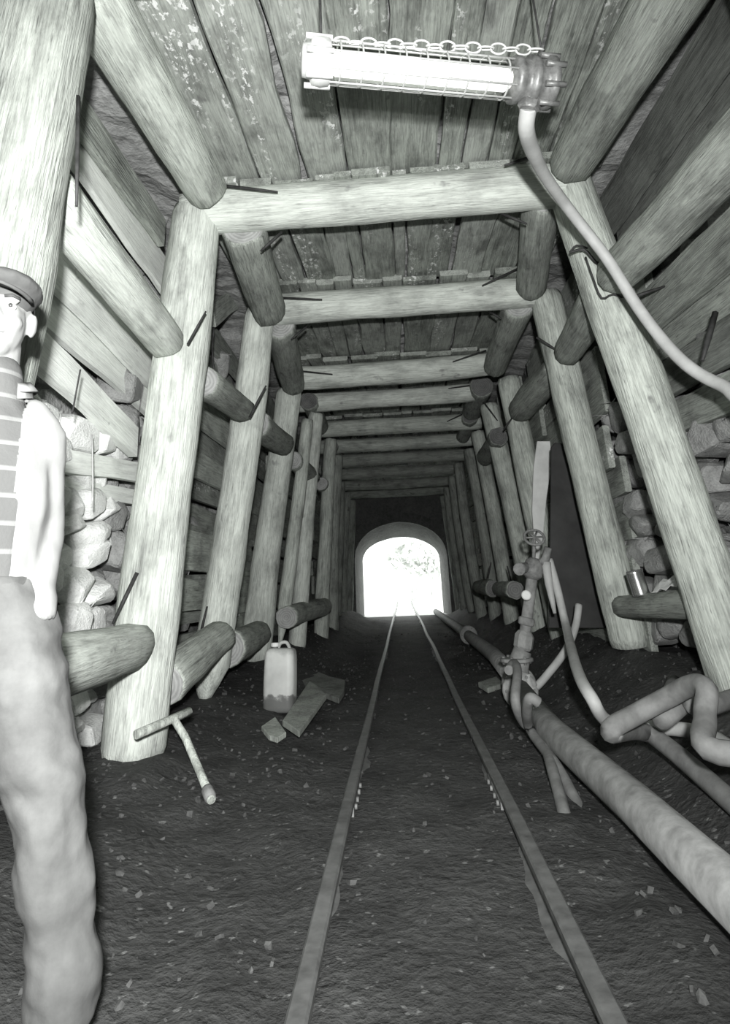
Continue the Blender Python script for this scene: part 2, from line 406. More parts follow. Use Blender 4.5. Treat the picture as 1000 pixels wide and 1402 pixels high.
def shrub(loc, h, seed, label):
    rnd = random.Random(seed); o = empty('shrub', loc); tag(o, label, 'shrub', None)
    bm = bmesh.new()
    for i in range(420):
        a, b, rr = rnd.uniform(0, 6.28), rnd.uniform(-0.6, 1), rnd.uniform(0.5, 1)
        c = V((math.cos(a)*math.sqrt(1-b*b*0.9)*h*0.38*rr, math.sin(a)*math.sqrt(1-b*b*0.9)*h*0.38*rr, h*0.62+b*h*0.36*rr))
        d1 = V((rnd.gauss(0, 1), rnd.gauss(0, 1), rnd.gauss(0, 1))).normalized()*h*0.09; d2 = V((rnd.gauss(0, 1), rnd.gauss(0, 1), rnd.gauss(0, 1))).normalized()*h*0.045
        bm.faces.new([bm.verts.new(c-d1), bm.verts.new(c+d2), bm.verts.new(c+d1), bm.verts.new(c-d2)])
    fo = link('foliage', mesh('foliage', bm), M['foliage'], o); fo['kind'] = 'stuff'
    bm = bmesh.new()
    for i in range(5):
        a = i*1.3; tube_bm(bm, [(0, 0, 0), (0.1*h*math.cos(a), 0.1*h*math.sin(a), h*0.3), (0.24*h*math.cos(a), 0.24*h*math.sin(a), h*0.7)], [0.03*h, 0.02*h, 0.008*h], 6)
    link('stem', mesh('stem', bm), M['foliage'], o)
shrub((1.35, 30.5, -0.06), 2.6, 1, 'pale tall shrub at the right side of the bright tunnel mouth')
shrub((0.5, 33.0, -0.05), 3.4, 2, 'faint bushy shrub high in the bright tunnel mouth')

# ---------------------------------------------------------------- timber sets
SETS = [(0, 1.72), (1, 3.5), (2, 5.0), (3, 6.9), (4, 8.0), (5, 9.57), (6, 10.9), (7, 12.3), (8, 13.9), (9, 15.6), (10, 17.2)]
ORD = ['nearest', 'first', 'second', 'third', 'fourth', 'fifth', 'sixth', 'seventh', 'eighth', 'ninth', 'tenth']
YS = dict(SETS); CZ = 3.22
def spike(parent, a, b, w=0.016, name='spike', mat='iron_dark'):
    bm = bmesh.new(); iw = world(parent).inverted()
    tube_bm(bm, [iw @ a, iw @ (a+(b-a)*0.55), iw @ b], [w/2, w/2, w*0.3], 5)
    return link(name, mesh(name, bm), M[mat], parent)
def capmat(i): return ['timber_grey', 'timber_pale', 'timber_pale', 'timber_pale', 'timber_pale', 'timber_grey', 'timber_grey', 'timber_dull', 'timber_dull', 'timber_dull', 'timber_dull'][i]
caps, LP, RP = {}, {}, {}
cap_ends = {1: ((300, 290), (757, 257)), 2: ((382, 424), (722, 402)), 3: ((412, 517), (670, 499)), 4: ((425, 551), (655, 536)), 5: ((440, 588), (648, 577))}
cap_lab = {0: 'log cap beam overhead above the caged lamp', 1: 'pale log cap beam right behind the hanging caged lamp', 2: 'second log cap beam beyond the lamp, pale with dark shadow strip',
           3: 'third log cap beam beyond the lamp, greyer than the two before', 4: 'fourth log cap beam beyond the lamp, close behind the third', 5: 'fifth log cap beam beyond the lamp, dim'}
for i, Y in SETS:
    if i in cap_ends:
        a, b = atY(*cap_ends[i][0], Y), atY(*cap_ends[i][1], Y)
        dd = (b-a).normalized(); a -= dd*0.22; b += dd*0.12
    else:
        a, b = V((-1.38, Y, CZ)), V((1.40 if i else 1.6, Y, CZ))
    dia = {1: 0.31, 2: 0.28, 3: 0.29, 4: 0.25, 5: 0.27}.get(i, 0.25)
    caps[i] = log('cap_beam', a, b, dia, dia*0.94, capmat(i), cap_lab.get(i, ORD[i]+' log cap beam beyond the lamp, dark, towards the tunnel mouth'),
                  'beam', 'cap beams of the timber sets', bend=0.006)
# left and right props: pixel of the centre line at two heights, diameter
LPX = {0: ((60, 30), (-28, 440), 0.32), 1: ((272, 300), (190, 960), 0.325), 2: ((355, 432), (288, 900), 0.28), 3: ((396, 540), (356, 850), 0.30), 4: ((432, 575), (410, 850), 0.21),
       5: ((453, 605), (441, 850), 0.20), 6: ((463, 622), (457, 830), 0.19)}
RPX = {1: ((784, 262), (930, 690), 0.29), 2: ((748, 410), (857, 860), 0.275), 3: ((694, 505), (736, 700), 0.26), 4: ((666, 540), (718, 775), 0.25), 5: ((652, 580), (692, 800), 0.22), 6: ((642, 610), (672, 800), 0.2)}
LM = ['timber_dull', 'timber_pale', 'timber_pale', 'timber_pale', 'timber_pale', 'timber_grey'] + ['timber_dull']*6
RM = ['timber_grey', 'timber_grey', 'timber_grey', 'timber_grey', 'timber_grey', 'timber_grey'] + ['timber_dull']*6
side_lab = {('l', 0): 'blurred pale log prop behind the man at the left edge', ('l', 1): 'thick bright log prop nearest the man, left of the track',
            ('l', 2): 'second bright log prop left of the track with pointed foot', ('l', 3): 'grey log prop directly behind the white plastic can',
            ('r', 0): 'right log prop of the nearest set, out at the edge', ('r', 1): 'thick pale log prop with the lamp cable crossing it',
            ('r', 2): 'slim log prop with ragged foot beside the dark upright sheet', ('r', 3): 'log prop behind the pale pointed board at right'}
for sd, PX, out, ms in (('l', LPX, LP, LM), ('r', RPX, RP, RM)):
    sg = -1 if sd == 'l' else 1
    for i, Y in SETS:
        if i in PX:
            a, b, dia = atY(*PX[i][0], Y), atY(*PX[i][1], Y), PX[i][2]
        else:
            a, b, dia = V((sg*(1.45 if i == 0 else 1.24), Y, 3.1)), V((sg*(1.62 if i == 0 else 1.42), Y, 0.3)), (0.29 if i == 0 else 0.2)
        d = (b-a)/(b.z-a.z)
        topz = 3.12 if sd == 'l' and i < 3 else 3.05
        if i == 1: topz = 3.28 if sd == 'l' else 3.34
        if i == 2: topz = 3.20
        foot = a + d*((floor_h(b.x, Y)-0.04 if (sd, i) != ('r', 2) else 0.36)-a.z); top = a + d*(topz-a.z)
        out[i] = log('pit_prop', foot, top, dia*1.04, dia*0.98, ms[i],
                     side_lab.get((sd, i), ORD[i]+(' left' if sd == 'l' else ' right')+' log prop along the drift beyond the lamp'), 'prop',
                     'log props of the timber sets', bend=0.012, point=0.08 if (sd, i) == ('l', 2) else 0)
# leaning pole with tapered foot above the can
log('leaning_pole', atY(383, 884, 7.3), atY(421, 575, 7.3), 0.17, 0.15, 'timber_grey', 'slim leaning pole whose tapered foot ends above the white can', 'pole', point=0.16, bend=0.004)

# ---------------------------------------------------------------- struts between the sets (along the drift)
def strut(near, Yn, far, Yf, w, label, mat='timber_grey', group='struts between the timber sets', end='end_grain', back=0.0, **kw):
    a, b = atY(*near, Yn), atY(*far, Yf); dia = w/ppm(b); a -= (b-a).normalized()*back
    return log('strut_log', a, b, dia*1.02, dia*0.98, mat, label, 'strut', group, end=end, bend=0.004, **kw)
S = {}
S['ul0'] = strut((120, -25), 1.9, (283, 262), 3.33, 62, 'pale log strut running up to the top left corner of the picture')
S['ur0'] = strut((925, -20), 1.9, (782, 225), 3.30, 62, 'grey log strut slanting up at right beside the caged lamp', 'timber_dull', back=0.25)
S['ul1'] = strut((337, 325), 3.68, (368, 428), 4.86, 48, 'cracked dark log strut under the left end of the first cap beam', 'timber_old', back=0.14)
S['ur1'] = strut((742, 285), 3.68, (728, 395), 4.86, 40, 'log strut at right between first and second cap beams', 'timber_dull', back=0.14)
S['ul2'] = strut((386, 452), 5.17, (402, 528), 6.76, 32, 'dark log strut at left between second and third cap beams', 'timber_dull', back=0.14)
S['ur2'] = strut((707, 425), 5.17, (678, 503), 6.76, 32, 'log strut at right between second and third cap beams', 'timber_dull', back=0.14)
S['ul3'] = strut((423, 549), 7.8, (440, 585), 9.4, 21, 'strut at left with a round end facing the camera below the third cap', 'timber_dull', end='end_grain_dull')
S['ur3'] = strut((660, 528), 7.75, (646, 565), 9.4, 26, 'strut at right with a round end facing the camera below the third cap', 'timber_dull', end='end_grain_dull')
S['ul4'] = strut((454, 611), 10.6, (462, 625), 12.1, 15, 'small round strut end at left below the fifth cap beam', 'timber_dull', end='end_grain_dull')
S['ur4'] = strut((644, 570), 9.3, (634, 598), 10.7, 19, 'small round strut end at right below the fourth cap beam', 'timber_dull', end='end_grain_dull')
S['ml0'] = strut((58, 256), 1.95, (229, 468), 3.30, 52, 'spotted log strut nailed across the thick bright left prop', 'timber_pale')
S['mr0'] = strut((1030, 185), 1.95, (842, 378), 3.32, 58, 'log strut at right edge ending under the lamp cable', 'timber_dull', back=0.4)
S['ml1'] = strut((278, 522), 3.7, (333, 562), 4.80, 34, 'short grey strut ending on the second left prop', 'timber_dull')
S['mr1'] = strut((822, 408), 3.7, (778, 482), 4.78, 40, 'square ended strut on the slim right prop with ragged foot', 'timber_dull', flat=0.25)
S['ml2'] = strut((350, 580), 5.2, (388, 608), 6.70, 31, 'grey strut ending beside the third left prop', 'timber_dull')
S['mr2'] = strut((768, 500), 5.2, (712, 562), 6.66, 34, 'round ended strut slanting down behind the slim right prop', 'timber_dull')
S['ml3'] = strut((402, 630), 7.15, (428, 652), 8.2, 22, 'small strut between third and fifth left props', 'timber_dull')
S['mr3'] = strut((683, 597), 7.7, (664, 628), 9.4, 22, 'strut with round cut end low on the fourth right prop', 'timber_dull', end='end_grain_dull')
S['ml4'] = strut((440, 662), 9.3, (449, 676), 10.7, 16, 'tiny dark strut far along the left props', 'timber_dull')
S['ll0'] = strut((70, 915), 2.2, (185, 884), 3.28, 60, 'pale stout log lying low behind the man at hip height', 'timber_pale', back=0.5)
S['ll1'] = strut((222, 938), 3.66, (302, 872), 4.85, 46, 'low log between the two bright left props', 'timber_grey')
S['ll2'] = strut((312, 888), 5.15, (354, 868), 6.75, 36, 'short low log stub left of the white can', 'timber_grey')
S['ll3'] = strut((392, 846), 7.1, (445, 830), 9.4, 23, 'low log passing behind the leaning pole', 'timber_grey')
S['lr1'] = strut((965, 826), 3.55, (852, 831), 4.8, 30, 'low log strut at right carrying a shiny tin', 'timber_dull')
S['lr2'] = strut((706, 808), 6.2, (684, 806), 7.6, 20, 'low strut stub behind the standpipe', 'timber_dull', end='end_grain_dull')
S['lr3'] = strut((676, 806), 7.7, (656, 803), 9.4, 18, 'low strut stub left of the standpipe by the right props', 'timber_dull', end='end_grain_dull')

# ---------------------------------------------------------------- iron spikes and wire
for par, pts, Y in ((caps[1], ((303, 254), (382, 268)), 3.3), (caps[1], ((386, 318), (359, 348)), 3.55), (caps[1], ((724, 216), (690, 232)), 3.3), (caps[1], ((686, 292), (720, 311)), 3.6),
                    (caps[2], ((387, 408), (442, 413)), 4.83), (caps[2], ((420, 447), (400, 467)), 5.1), (caps[2], ((716, 365), (660, 394)), 4.83), (caps[2], ((671, 427), (686, 439)), 5.1),
                    (caps[3], ((411, 508), (456, 514)), 6.72), (caps[3], ((666, 480), (620, 497)), 6.72), (caps[4], ((650, 527), (614, 533)), 7.85), (caps[5], ((634, 567), (612, 578)), 9.4),
                    (LP[1], ((257, 472), (285, 430)), 3.25), (S['ml1'], ((342, 572), (366, 530)), 4.62), (LP[0], ((107, 132), (113, 292)), 1.70), (LP[2], ((272, 880), (286, 830)), 4.85),
                    (RP[2], ((735, 462), (764, 484)), 4.82), (RP[4], ((662, 550), (681, 577)), 7.85), (RP[3], ((690, 588), (702, 572)), 6.7), (RP[1], ((864, 408), (908, 396)), 3.5),
                    (LP[1], ((188, 784), (159, 854)), 3.3), (RP[4], ((668, 792), (672, 770)), 7.8), (RP[4], ((700, 795), (694, 775)), 7.8)):
    a, b = atY(*pts[0], Y), atY(*pts[1], Y)
    spike(par, a, b+V((0, -0.04, 0)), {3.25: .017, 1.70: .016}.get(Y, .022))
spike(S['ul0'], atY(240, 22, 2.9), atY(223, 78, 2.75), 0.03)
spike(wall_right, atY(980, 428, 2.9), atY(962, 494, 2.85), 0.03); spike(wall_right, atY(976, 383, 3.2), atY(930, 386, 3.3), 0.016)
def wire(parent, pts, Y, r=0.006):
    return tube('wire', [atY(x, y, Y+dy) for x, y, dy in pts], r, 'iron_dark', parent, 5, 3)
wire(RP[1], [(780, 346, -.18), (800, 342, -.21), (815, 358, -.2), (830, 366, -.18)], 3.5, 0.009)
wire(RP[1], [(802, 352, -.18), (812, 380, -.2), (824, 408, -.2), (840, 403, -.19), (862, 412, -.15)], 3.5)
wire(RP[1], [(782, 344, -.18), (790, 336, -.19), (805, 340, -.2)], 3.5)
wire(LP[2], [(293, 448, -.15), (291, 480, -.15), (294, 520, -.15)], 4.6, 0.008)
wire(LP[1], [(126, 595, -.2), (127, 640, -.2), (127, 695, -.2)], 3.1, 0.004).data.materials[0] = M['cage_wire']
wire(LP[0], [(110, 506, -.1), (104, 538, -.1), (99, 566, -.1)], 2.6, 0.004)

# ---------------------------------------------------------------- roof lagging: planks laid from cap to cap
def roof_bay(Y0, Y1, k):
    x = -1.26; rnd = random.Random(300+k)
    while x < 1.28:
        wd = rnd.uniform(0.15, 0.33) if k < 6 else 0.3
        if rnd.random() < 0.25: wd *= 0.55
        ln = rnd.uniform(0.04, 0.13); lf = rnd.uniform(0.02, 0.10)
        lift = rnd.uniform(0, 0.035); xc = x+wd/2
        p0 = V((xc+rnd.uniform(-.02, .02), Y0-ln, 3.385+lift)); p1 = V((xc+rnd.uniform(-.02, .02), Y1+lf, 3.45+lift))
        me = plank_mesh((p1-p0).length, wd*0.985, rnd.uniform(0.04, 0.06), 500+k*40+int(x*50), 9, 0.10)
        link('plank', me, M['plank_roof' if rnd.random() < 0.55 else 'plank_roof_smooth'], ceiling, frame(p0, p1))
        x += wd+rnd.uniform(0.0, 0.012)
ysl = [-2.3, -0.9, 0.55] + [Y for _, Y in SETS] + [17.9]
for k in range(len(ysl)-1): roof_bay(ysl[k], ysl[k+1], k)
for Y in (-0.9, 0.55):
    log('cap_beam', V((-1.4, Y, CZ)), V((1.4, Y, CZ)), 0.28, 0.27, 'timber_grey', 'log cap beam overhead behind the camera', 'beam', 'cap beams behind the camera')

# ---------------------------------------------------------------- side lagging and packing stones
def side_board(parent, pa, pb, wpx, X, th=0.05, mat='plank_wall', ragged=0.0, ext=0.25, tilt=0.0, warp=0.0):
    """board against a side wall; pa, pb pixels of its centre line, both on the plane x = X"""
    a, b = atX(*pa, X), atX(*pb, X); d = (b-a).normalized()
    mid = atX((pa[0]+pb[0])/2, (pa[1]+pb[1])/2, X); wd = wpx/ppm(mid)*1.12
    a -= d*ext; b += d*(0.0 if ragged else 0.1)
    z = d; sg = 1 if X < 0 else -1
    nrm = V((sg, 0, 0)); x = nrm.cross(z).normalized(); y = z.cross(x)
    mw = Matrix((x, y, z)).transposed().to_4x4() @ Matrix.Rotation(tilt, 4, 'Z'); mw.translation = a
    me = plank_mesh((b-a).length, wd, th, int(pa[0]*7+pa[1]), 9, 0.08, ragged, warp)
    return link('board', me, M[mat], parent, mw)
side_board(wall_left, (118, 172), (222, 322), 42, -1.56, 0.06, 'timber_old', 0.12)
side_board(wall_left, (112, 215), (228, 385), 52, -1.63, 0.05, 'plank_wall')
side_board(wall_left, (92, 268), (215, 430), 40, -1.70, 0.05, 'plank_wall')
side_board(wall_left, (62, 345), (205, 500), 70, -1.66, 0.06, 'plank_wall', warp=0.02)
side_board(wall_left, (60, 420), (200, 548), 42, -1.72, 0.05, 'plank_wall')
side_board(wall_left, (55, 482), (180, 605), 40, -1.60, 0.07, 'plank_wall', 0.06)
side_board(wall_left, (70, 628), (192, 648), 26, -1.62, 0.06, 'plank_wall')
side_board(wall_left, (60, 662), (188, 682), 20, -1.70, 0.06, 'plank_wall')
# left, between the first and second props
side_board(wall_left, (292, 430), (328, 405), 26, -1.55, 0.05, 'timber_grey', 0.05, 0.05)
side_board(wall_left, (284, 575), (318, 600), 34, -1.62, 0.05, 'timber_grey')
side_board(wall_left, (272, 640), (305, 655), 30, -1.66, 0.05, 'timber_grey')
side_board(wall_left, (262, 755), (296, 760), 44, -1.66, 0.05, 'timber_grey')
side_board(wall_left, (256, 815), (292, 815), 34, -1.60, 0.05, 'timber_dull')
# right wall lagging slabs
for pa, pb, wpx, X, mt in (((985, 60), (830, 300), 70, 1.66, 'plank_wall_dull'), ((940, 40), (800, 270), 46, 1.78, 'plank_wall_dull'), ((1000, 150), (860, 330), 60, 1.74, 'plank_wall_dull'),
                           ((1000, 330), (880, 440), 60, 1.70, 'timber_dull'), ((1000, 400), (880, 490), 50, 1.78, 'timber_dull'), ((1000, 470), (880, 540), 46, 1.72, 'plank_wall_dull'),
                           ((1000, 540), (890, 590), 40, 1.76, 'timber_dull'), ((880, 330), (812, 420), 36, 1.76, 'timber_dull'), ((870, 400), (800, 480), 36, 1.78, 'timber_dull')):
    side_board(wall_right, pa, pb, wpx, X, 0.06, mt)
# generic boards for the further bays on both sides
rb = random.Random(77)
for k in range(2, 10):
    Y0, Y1 = YS[k], YS[k+1]
    for sg, par in ((-1, wall_left), (1, wall_right)):
        z = 0.25
        while z < 3.2:
            wd = rb.uniform(0.2, 0.36); X = sg*(1.62+rb.uniform(0, 0.12)+0.05*(1-z/3))
            a = V((X, Y0-0.15, z+wd/2+rb.uniform(-.06, .06))); b = V((X, Y1+0.15, z+wd/2+rb.uniform(-.06, .06)))
            d = (b-a).normalized(); x = V((-sg, 0, 0)).cross(d).normalized(); yy = d.cross(x)
            mw = Matrix((x, yy, d)).transposed().to_4x4(); mw.translation = a
            link('board', plank_mesh((b-a).length, wd, 0.05, rb.randrange(9999), 6, 0.07), M[('timber_dull' if sg < 0 else 'timber_dull') if rb.random() < .6 else 'plank_roof_smooth'], par, mw)
            z += wd+rb.uniform(0, 0.05)
STONES = []
for i in range(12):
    rnd = random.Random(900+i); bm = bmesh.new()
    for k in range(20):
        v = V((rnd.gauss(0, 1), rnd.gauss(0, 1), rnd.gauss(0, 1))).normalized(); v = V([math.copysign(abs(q)**0.55, q) for q in v]); bm.verts.new((v.x*0.45, v.y*0.50*rnd.uniform(.85, 1.05), v.z*0.38*rnd.uniform(.85, 1.05)))
    bmesh.ops.convex_hull(bm, input=bm.verts)
    bmesh.ops.delete(bm, geom=[v for v in bm.verts if not v.link_faces], context='VERTS')
    bmesh.ops.bevel(bm, geom=list(bm.edges), offset=0.03, segments=1, affect='EDGES')
    STONES.append(mesh('stone', bm))
def stone(parent, p, sx, sy, sz, mat, rnd, rot=0.5):
    me = STONES[rnd.randrange(12)]; key = me.name+mat
    if key not in STCACHE:
        mm = me.copy(); mm.materials.clear(); mm.materials.append(M[mat]); STCACHE[key] = mm
    o = bpy.data.objects.new('stone', STCACHE[key]); COL.objects.link(o); o.parent = parent
    o.location = p; o.rotation_euler = (rnd.uniform(-rot, rot), rnd.uniform(-.3, .3), rnd.uniform(-rot, rot)); o.scale = (sx, sy, sz)
    return o
STCACHE = {}
def rubble(parent, X, Y0, Y1, Z0, Z1, size, mat, seed):
    rnd = random.Random(seed); z = Z0
    while z < Z1:
        h = size*rnd.uniform(0.7, 1.2); y = Y0+rnd.uniform(-.1, .05)
        while y < Y1:
            wv = size*rnd.uniform(0.8, 1.9)
            stone(parent, (X+rnd.uniform(-.06, .06), y+wv/2, z+h/2+rnd.uniform(-.04, .04)), 0.3, wv*1.05, h*1.35, mat, rnd, 0.35)
            y += wv*0.92
        z += h*0.9
rubble(wall_left, -1.74, 1.2, 3.5, 0.15, 1.72, 0.19, 'stone_pale', 1)
rubble(wall_left, -2.08, 1.6, 3.5, 1.9, 3.5, 0.26, 'stone_grey', 2)
rubble(wall_left, -1.84, 3.66, 5.1, 0.15, 3.3, 0.22, 'stone_grey', 3)
rs = random.Random(41)
for px, py, X, sz in ((150, 90, -1.78, .30), (178, 140, -1.74, .22), (165, 190, -1.70, .20), (190, 205, -1.72, .17), (205, 160, -1.82, .3), (232, 225, -1.76, .26), (222, 290, -1.70, .16), (238, 320, -1.74, .18), (135, 60, -1.74, .22),
                      (320, 345, -1.75, .25), (312, 385, -1.72, .22), (318, 470, -1.70, .3), (300, 500, -1.7, .22)):
    p = atX(px, py, X); stone(wall_left, p, sz*1.1, sz*1.6, sz*1.1, 'rock_face', rs, 0.7)
rubble(wall_right, 1.86, 2.0, 5.1, 0.4, 2.0, 0.26, 'stone_grey', 4)
rubble(wall_right, 2.02, 2.0, 5.1, 2.0, 3.4, 0.30, 'stone_grey', 5)

# ---------------------------------------------------------------- track
RAILP = [(-.045, 0), (.045, 0), (.045, .010), (.010, .020), (.008, .060), (.024, .066), (.024, .082), (.018, .088), (-.018, .088), (-.024, .082), (-.024, .066), (-.008, .060), (-.010, .020), (-.045, .010)]
for xr, lb in ((-0.265, 'left rail of the narrow mine track running to the bright mouth'), (0.36, 'right rail of the narrow mine track running to the bright mouth')):
    bm = bmesh.new(); rows = []
    n = 40
    for i in range(n+1):
        yy = BACK+0.3+(30-BACK)*i/n; dx = 0.012*noise.noise(V((xr*9, yy*0.5, 1)))
        rows.append([bm.verts.new((px+dx, yy-BACK, pz)) for px, pz in RAILP])
    for a, b in zip(rows[:-1], rows[1:]):
        for k in range(len(RAILP)): bm.faces.new((a[(k+1) % len(RAILP)], a[k], b[k], b[(k+1) % len(RAILP)]))
    bm.faces.new(rows[0]); bm.faces.new(list(reversed(rows[-1])))
    o = link('rail', mesh('rail', bm), M['steel_rail']); o.location = (xr, BACK, -0.035)
    tag(o, lb, 'rail', 'rails of the mine track')
    for yj in (3.1, 8.6, 14):
        for sg in (-1, 1):
            bm = bmesh.new(); box_bm(bm, (sg*.008-.006+sg*.006, yj-BACK-.2, .022), (sg*.008+.006+sg*.006, yj-BACK+.2, .058))
            for q in (-.14, -.05, .05, .14): lathe_bm(bm, [(.011, 0), (.011, .012)], 6, Matrix.Translation((sg*.018, yj-BACK+q, .04)) @ Matrix.Rotation(sg*math.pi/2, 4, 'Y'))
            link('fishplate', mesh('fishplate', bm), M['iron_rust'], o)

# ---------------------------------------------------------------- air pipe along the floor, standpipe, hoses
pr = empty('floor_pipe', (0.8, 5.0, 0.0)); tag(pr, 'muddy iron pipe lying on the floor right of the track', 'pipe')
pp = [atZ(757, 1003, .11), atZ(735, 975, .12), atZ(716, 944, .13)]
tube('pipe_length', [V((0.78, 1.2, .10)), V((0.77, 2.6, .10))]+pp[:1]+[V((0.78, 4.86, .12))], 0.072, 'pipe_dirty', pr, 14)
tube('pipe_length', [V((0.82, 5.12, .12)), V((0.90, 7.0, .12)), V((0.90, 11.5, .10)), V((0.86, 18.0, .08))], 0.075, 'pipe_dirty', pr, 14)
def flange(parent, c, d, r, t, mat='pipe_dirty', bolts=6):
    mw = frame(c-d*t/2, c+d*t/2)
    o = lathe('flange', [(r*0.9, 0), (r, t*.2), (r, t*.8), (r*0.9, t)], mat, parent, mw, 18)
    for k in range(bolts):
        a = 2*math.pi*k/bolts
        q = mw @ V((math.cos(a)*r*.78, math.sin(a)*r*.78, -0.012)); q2 = mw @ V((math.cos(a)*r*.78, math.sin(a)*r*.78, t+0.012))
        tube('bolt', [q, q2], 0.012, 'iron_rust', o, 6)
yv = V((0, 1, 0))
for yy, xx in ((5.12, .82), (5.155, .82), (9.6, .90), (9.64, .9)): flange(pr, V((xx, yy, .12 if yy > 4 else .10)), yv, 0.125, 0.03)
tube('pipe_tee', [V((0.78, 4.86, .12)), V((0.79, 4.99, .125)), V((0.82, 5.12, .12))], 0.10, 'pipe_dirty', pr, 14)
flange(pr, V((0.78, 4.86, .12)), yv, 0.125, 0.03)
# standpipe with valve
sb = V((0.80, 5.0, 0.13))
sp = empty('standpipe', (0.80, 5.0, 0.2)); tag(sp, 'upright standpipe with valve fittings rising from the floor pipe', 'standpipe')
t1 = atY(716, 890, 5.0); t2 = atY(722, 845, 5.0); t3 = atY(729, 790, 5.0)
tube('branch', [sb, V((sb.x, 5.0, sb.z+.12)), t1], [0.085, 0.08, 0.065], 'pipe_dirty', sp, 14)
up = (t3-t1).normalized()
flange(sp, sb+V((0, 0, .17)), V((0, 0, 1)), 0.12, 0.03)
lathe('coupling_nut', [(.055, 0), (.07, .02), (.07, .10), (.05, .13)], 'pipe_dirty', sp, frame(t1, t1+up), 8, False)
tube('riser', [t1, t2, t3], 0.042, 'pipe_dirty', sp, 12)
lathe('collar', [(.045, 0), (.06, .01), (.06, .05), (.045, .06)], 'pipe_dirty', sp, frame(t1+up*.17, t1+up), 12)
lathe('valve_body', [(.04, 0), (.075, .03), (.08, .09), (.06, .14), (.035, .16)], 'iron_rust', sp, frame(t3-up*.02, t3+up), 12)
vb_ = t3+up*0.07
tube('valve_outlet', [vb_, vb_+V((-.10, -.05, 0)), vb_+V((-.13, -.12, -.01))], [.04, .04, .045], 'iron_rust', sp, 10)
lathe('pale_plug', [(.026, 0), (.036, .01), (.036, .04), (.026, .05)], 'paper', sp, frame(atY(721, 815, 4.86), atY(721, 815, 4.80)), 12)
tube('valve_outlet', [vb_, vb_+V((.09, -.03, .05)), vb_+V((.12, -.05, .14))], [.035, .035, .03], 'iron_rust', sp, 10)
hw = vb_+V((0.03, -0.02, .22))
bm = bmesh.new(); ringp = [V((math.cos(a*math.pi/8)*.075, math.sin(a*math.pi/8)*.075, 0)) for a in range(17)]
tube_bm(bm, ringp, .011, 6, False)
for a in range(3): tube_bm(bm, [(-.075*math.cos(a*1.05), -.075*math.sin(a*1.05), 0), (.075*math.cos(a*1.05), .075*math.sin(a*1.05), 0)], .008, 5)
link('handwheel', mesh('handwheel', bm), M['iron_rust'], sp, Matrix.Translation(hw) @ Matrix.Rotation(0.9, 4, 'X'))
tube('spindle', [vb_, hw], .014, 'iron_rust', sp, 8)
# hoses
def hose(name, pts, r, label, mat='hose', smooth=6):
    return tag(tube(name, pts, r, mat, None, 10, smooth), label, 'hose')
h1 = hose('hose', [atY(752, 766, 5.0), atY(763, 805, 4.95), atY(776, 860, 4.85), atZ(790, 915, .40), atZ(810, 955, .33), atZ(842, 992, .20), V((1.22, 3.0, .22)), V((1.18, 2.2, .19)), V((1.25, 1.2, .2))], 0.030, 'pale hose arcing down from above the standpipe to the floor')
hose('hose', [atY(793, 828, 5.1), atY(789, 855, 5.05), atY(778, 885, 4.95), atY(757, 915, 4.9), atY(730, 943, 4.87), V((0.84, 4.87, .22))], 0.027, 'short pale hose curving from the floor pipe up to the right')
hose('hose', [atY(748, 770, 4.97), atY(752, 800, 4.95), atY(760, 840, 4.93)], [0.035, 0.03, 0.012], 'stub of split hose hanging beside the long pale hose', smooth=3)
hose('hose', [atZ(697, 918, .36), atZ(704, 908, .38), atZ(709, 920, .36), atZ(706, 960, .25), atZ(718, 990, .12), atZ(740, 1004, .08), V((.62, 3.2, .04)), V((.56, 2.7, -.06))], 0.026, 'thin muddy hose looped over the floor pipe', 'hose_muddy')
hose('hose', [atZ(738, 962, .28), atZ(726, 956, .30), atZ(722, 975, .22), atZ(727, 1000, .1), V((.66, 3.3, .04)), V((.67, 2.9, -.06))], 0.026, 'second thin muddy hose beside the looped one', 'hose_muddy')
hose('hose', [V((1.08, 2.4, .10)), V((1.04, 3.1, .2)), atZ(836, 1002, .30), atZ(872, 978, .34), atZ(915, 955, .40), atZ(948, 938, .46), atZ(968, 945, .46), atZ(966, 985, .38), atZ(985, 1030, .32), V((1.45, 2.3, .3))], 0.038, 'thick grey hose bent in a loop at the lower right', 'hose_muddy')
hose('hose', [atZ(700, 998, .10)+V((.9, 0, .2)), atZ(905, 985, .30), atZ(940, 962, .36), atZ(966, 968, .36), V((1.62, 3.2, .36))], 0.035, 'darker hose under the thick bent hose', 'hose_muddy')

# ---------------------------------------------------------------- dark upright sheet, pale pointed board, tin, paper at right
def poly_slab(name, px, Y, th, mat, label, cat, parent=None):
    P = [atY(x, y, Y) for x, y in px]; o0 = P[0].copy(); bm = bmesh.new()
    a = [bm.verts.new(p-o0) for p in P]; b = [bm.verts.new(p-o0+V((0, th, 0))) for p in P]; n = len(P)
    bm.faces.new(a); bm.faces.new(list(reversed(b)))
    for k in range(n): bm.faces.new((a[(k+1) % n], a[k], b[k], b[(k+1) % n]))
    bmesh.ops.recalc_face_normals(bm, faces=bm.faces); bmesh.ops.bevel(bm, geom=list(bm.edges), offset=0.004, segments=1, affect='EDGES')
    o = link(name, mesh(name, bm), M[mat]); o.location = o0
    return tag(o, label, cat)
poly_slab('dark_sheet', [(752, 860), (755, 612), (760, 606), (778, 608), (800, 640), (850, 860)], 5.75, 0.035, 'sheet_dark', 'tall dark upright sheet between the slim right prop and pale board', 'sheet')
poly_slab('pointed_board', [(734, 768), (729, 700), (731, 640), (736, 604), (758, 604), (755, 640), (749, 680), (744, 735), (738, 766)], 6.70, 0.04, 'pale_board', 'pale pointed board hanging beside the dark upright sheet', 'board')
tp = atY(879, 815, 4.3)
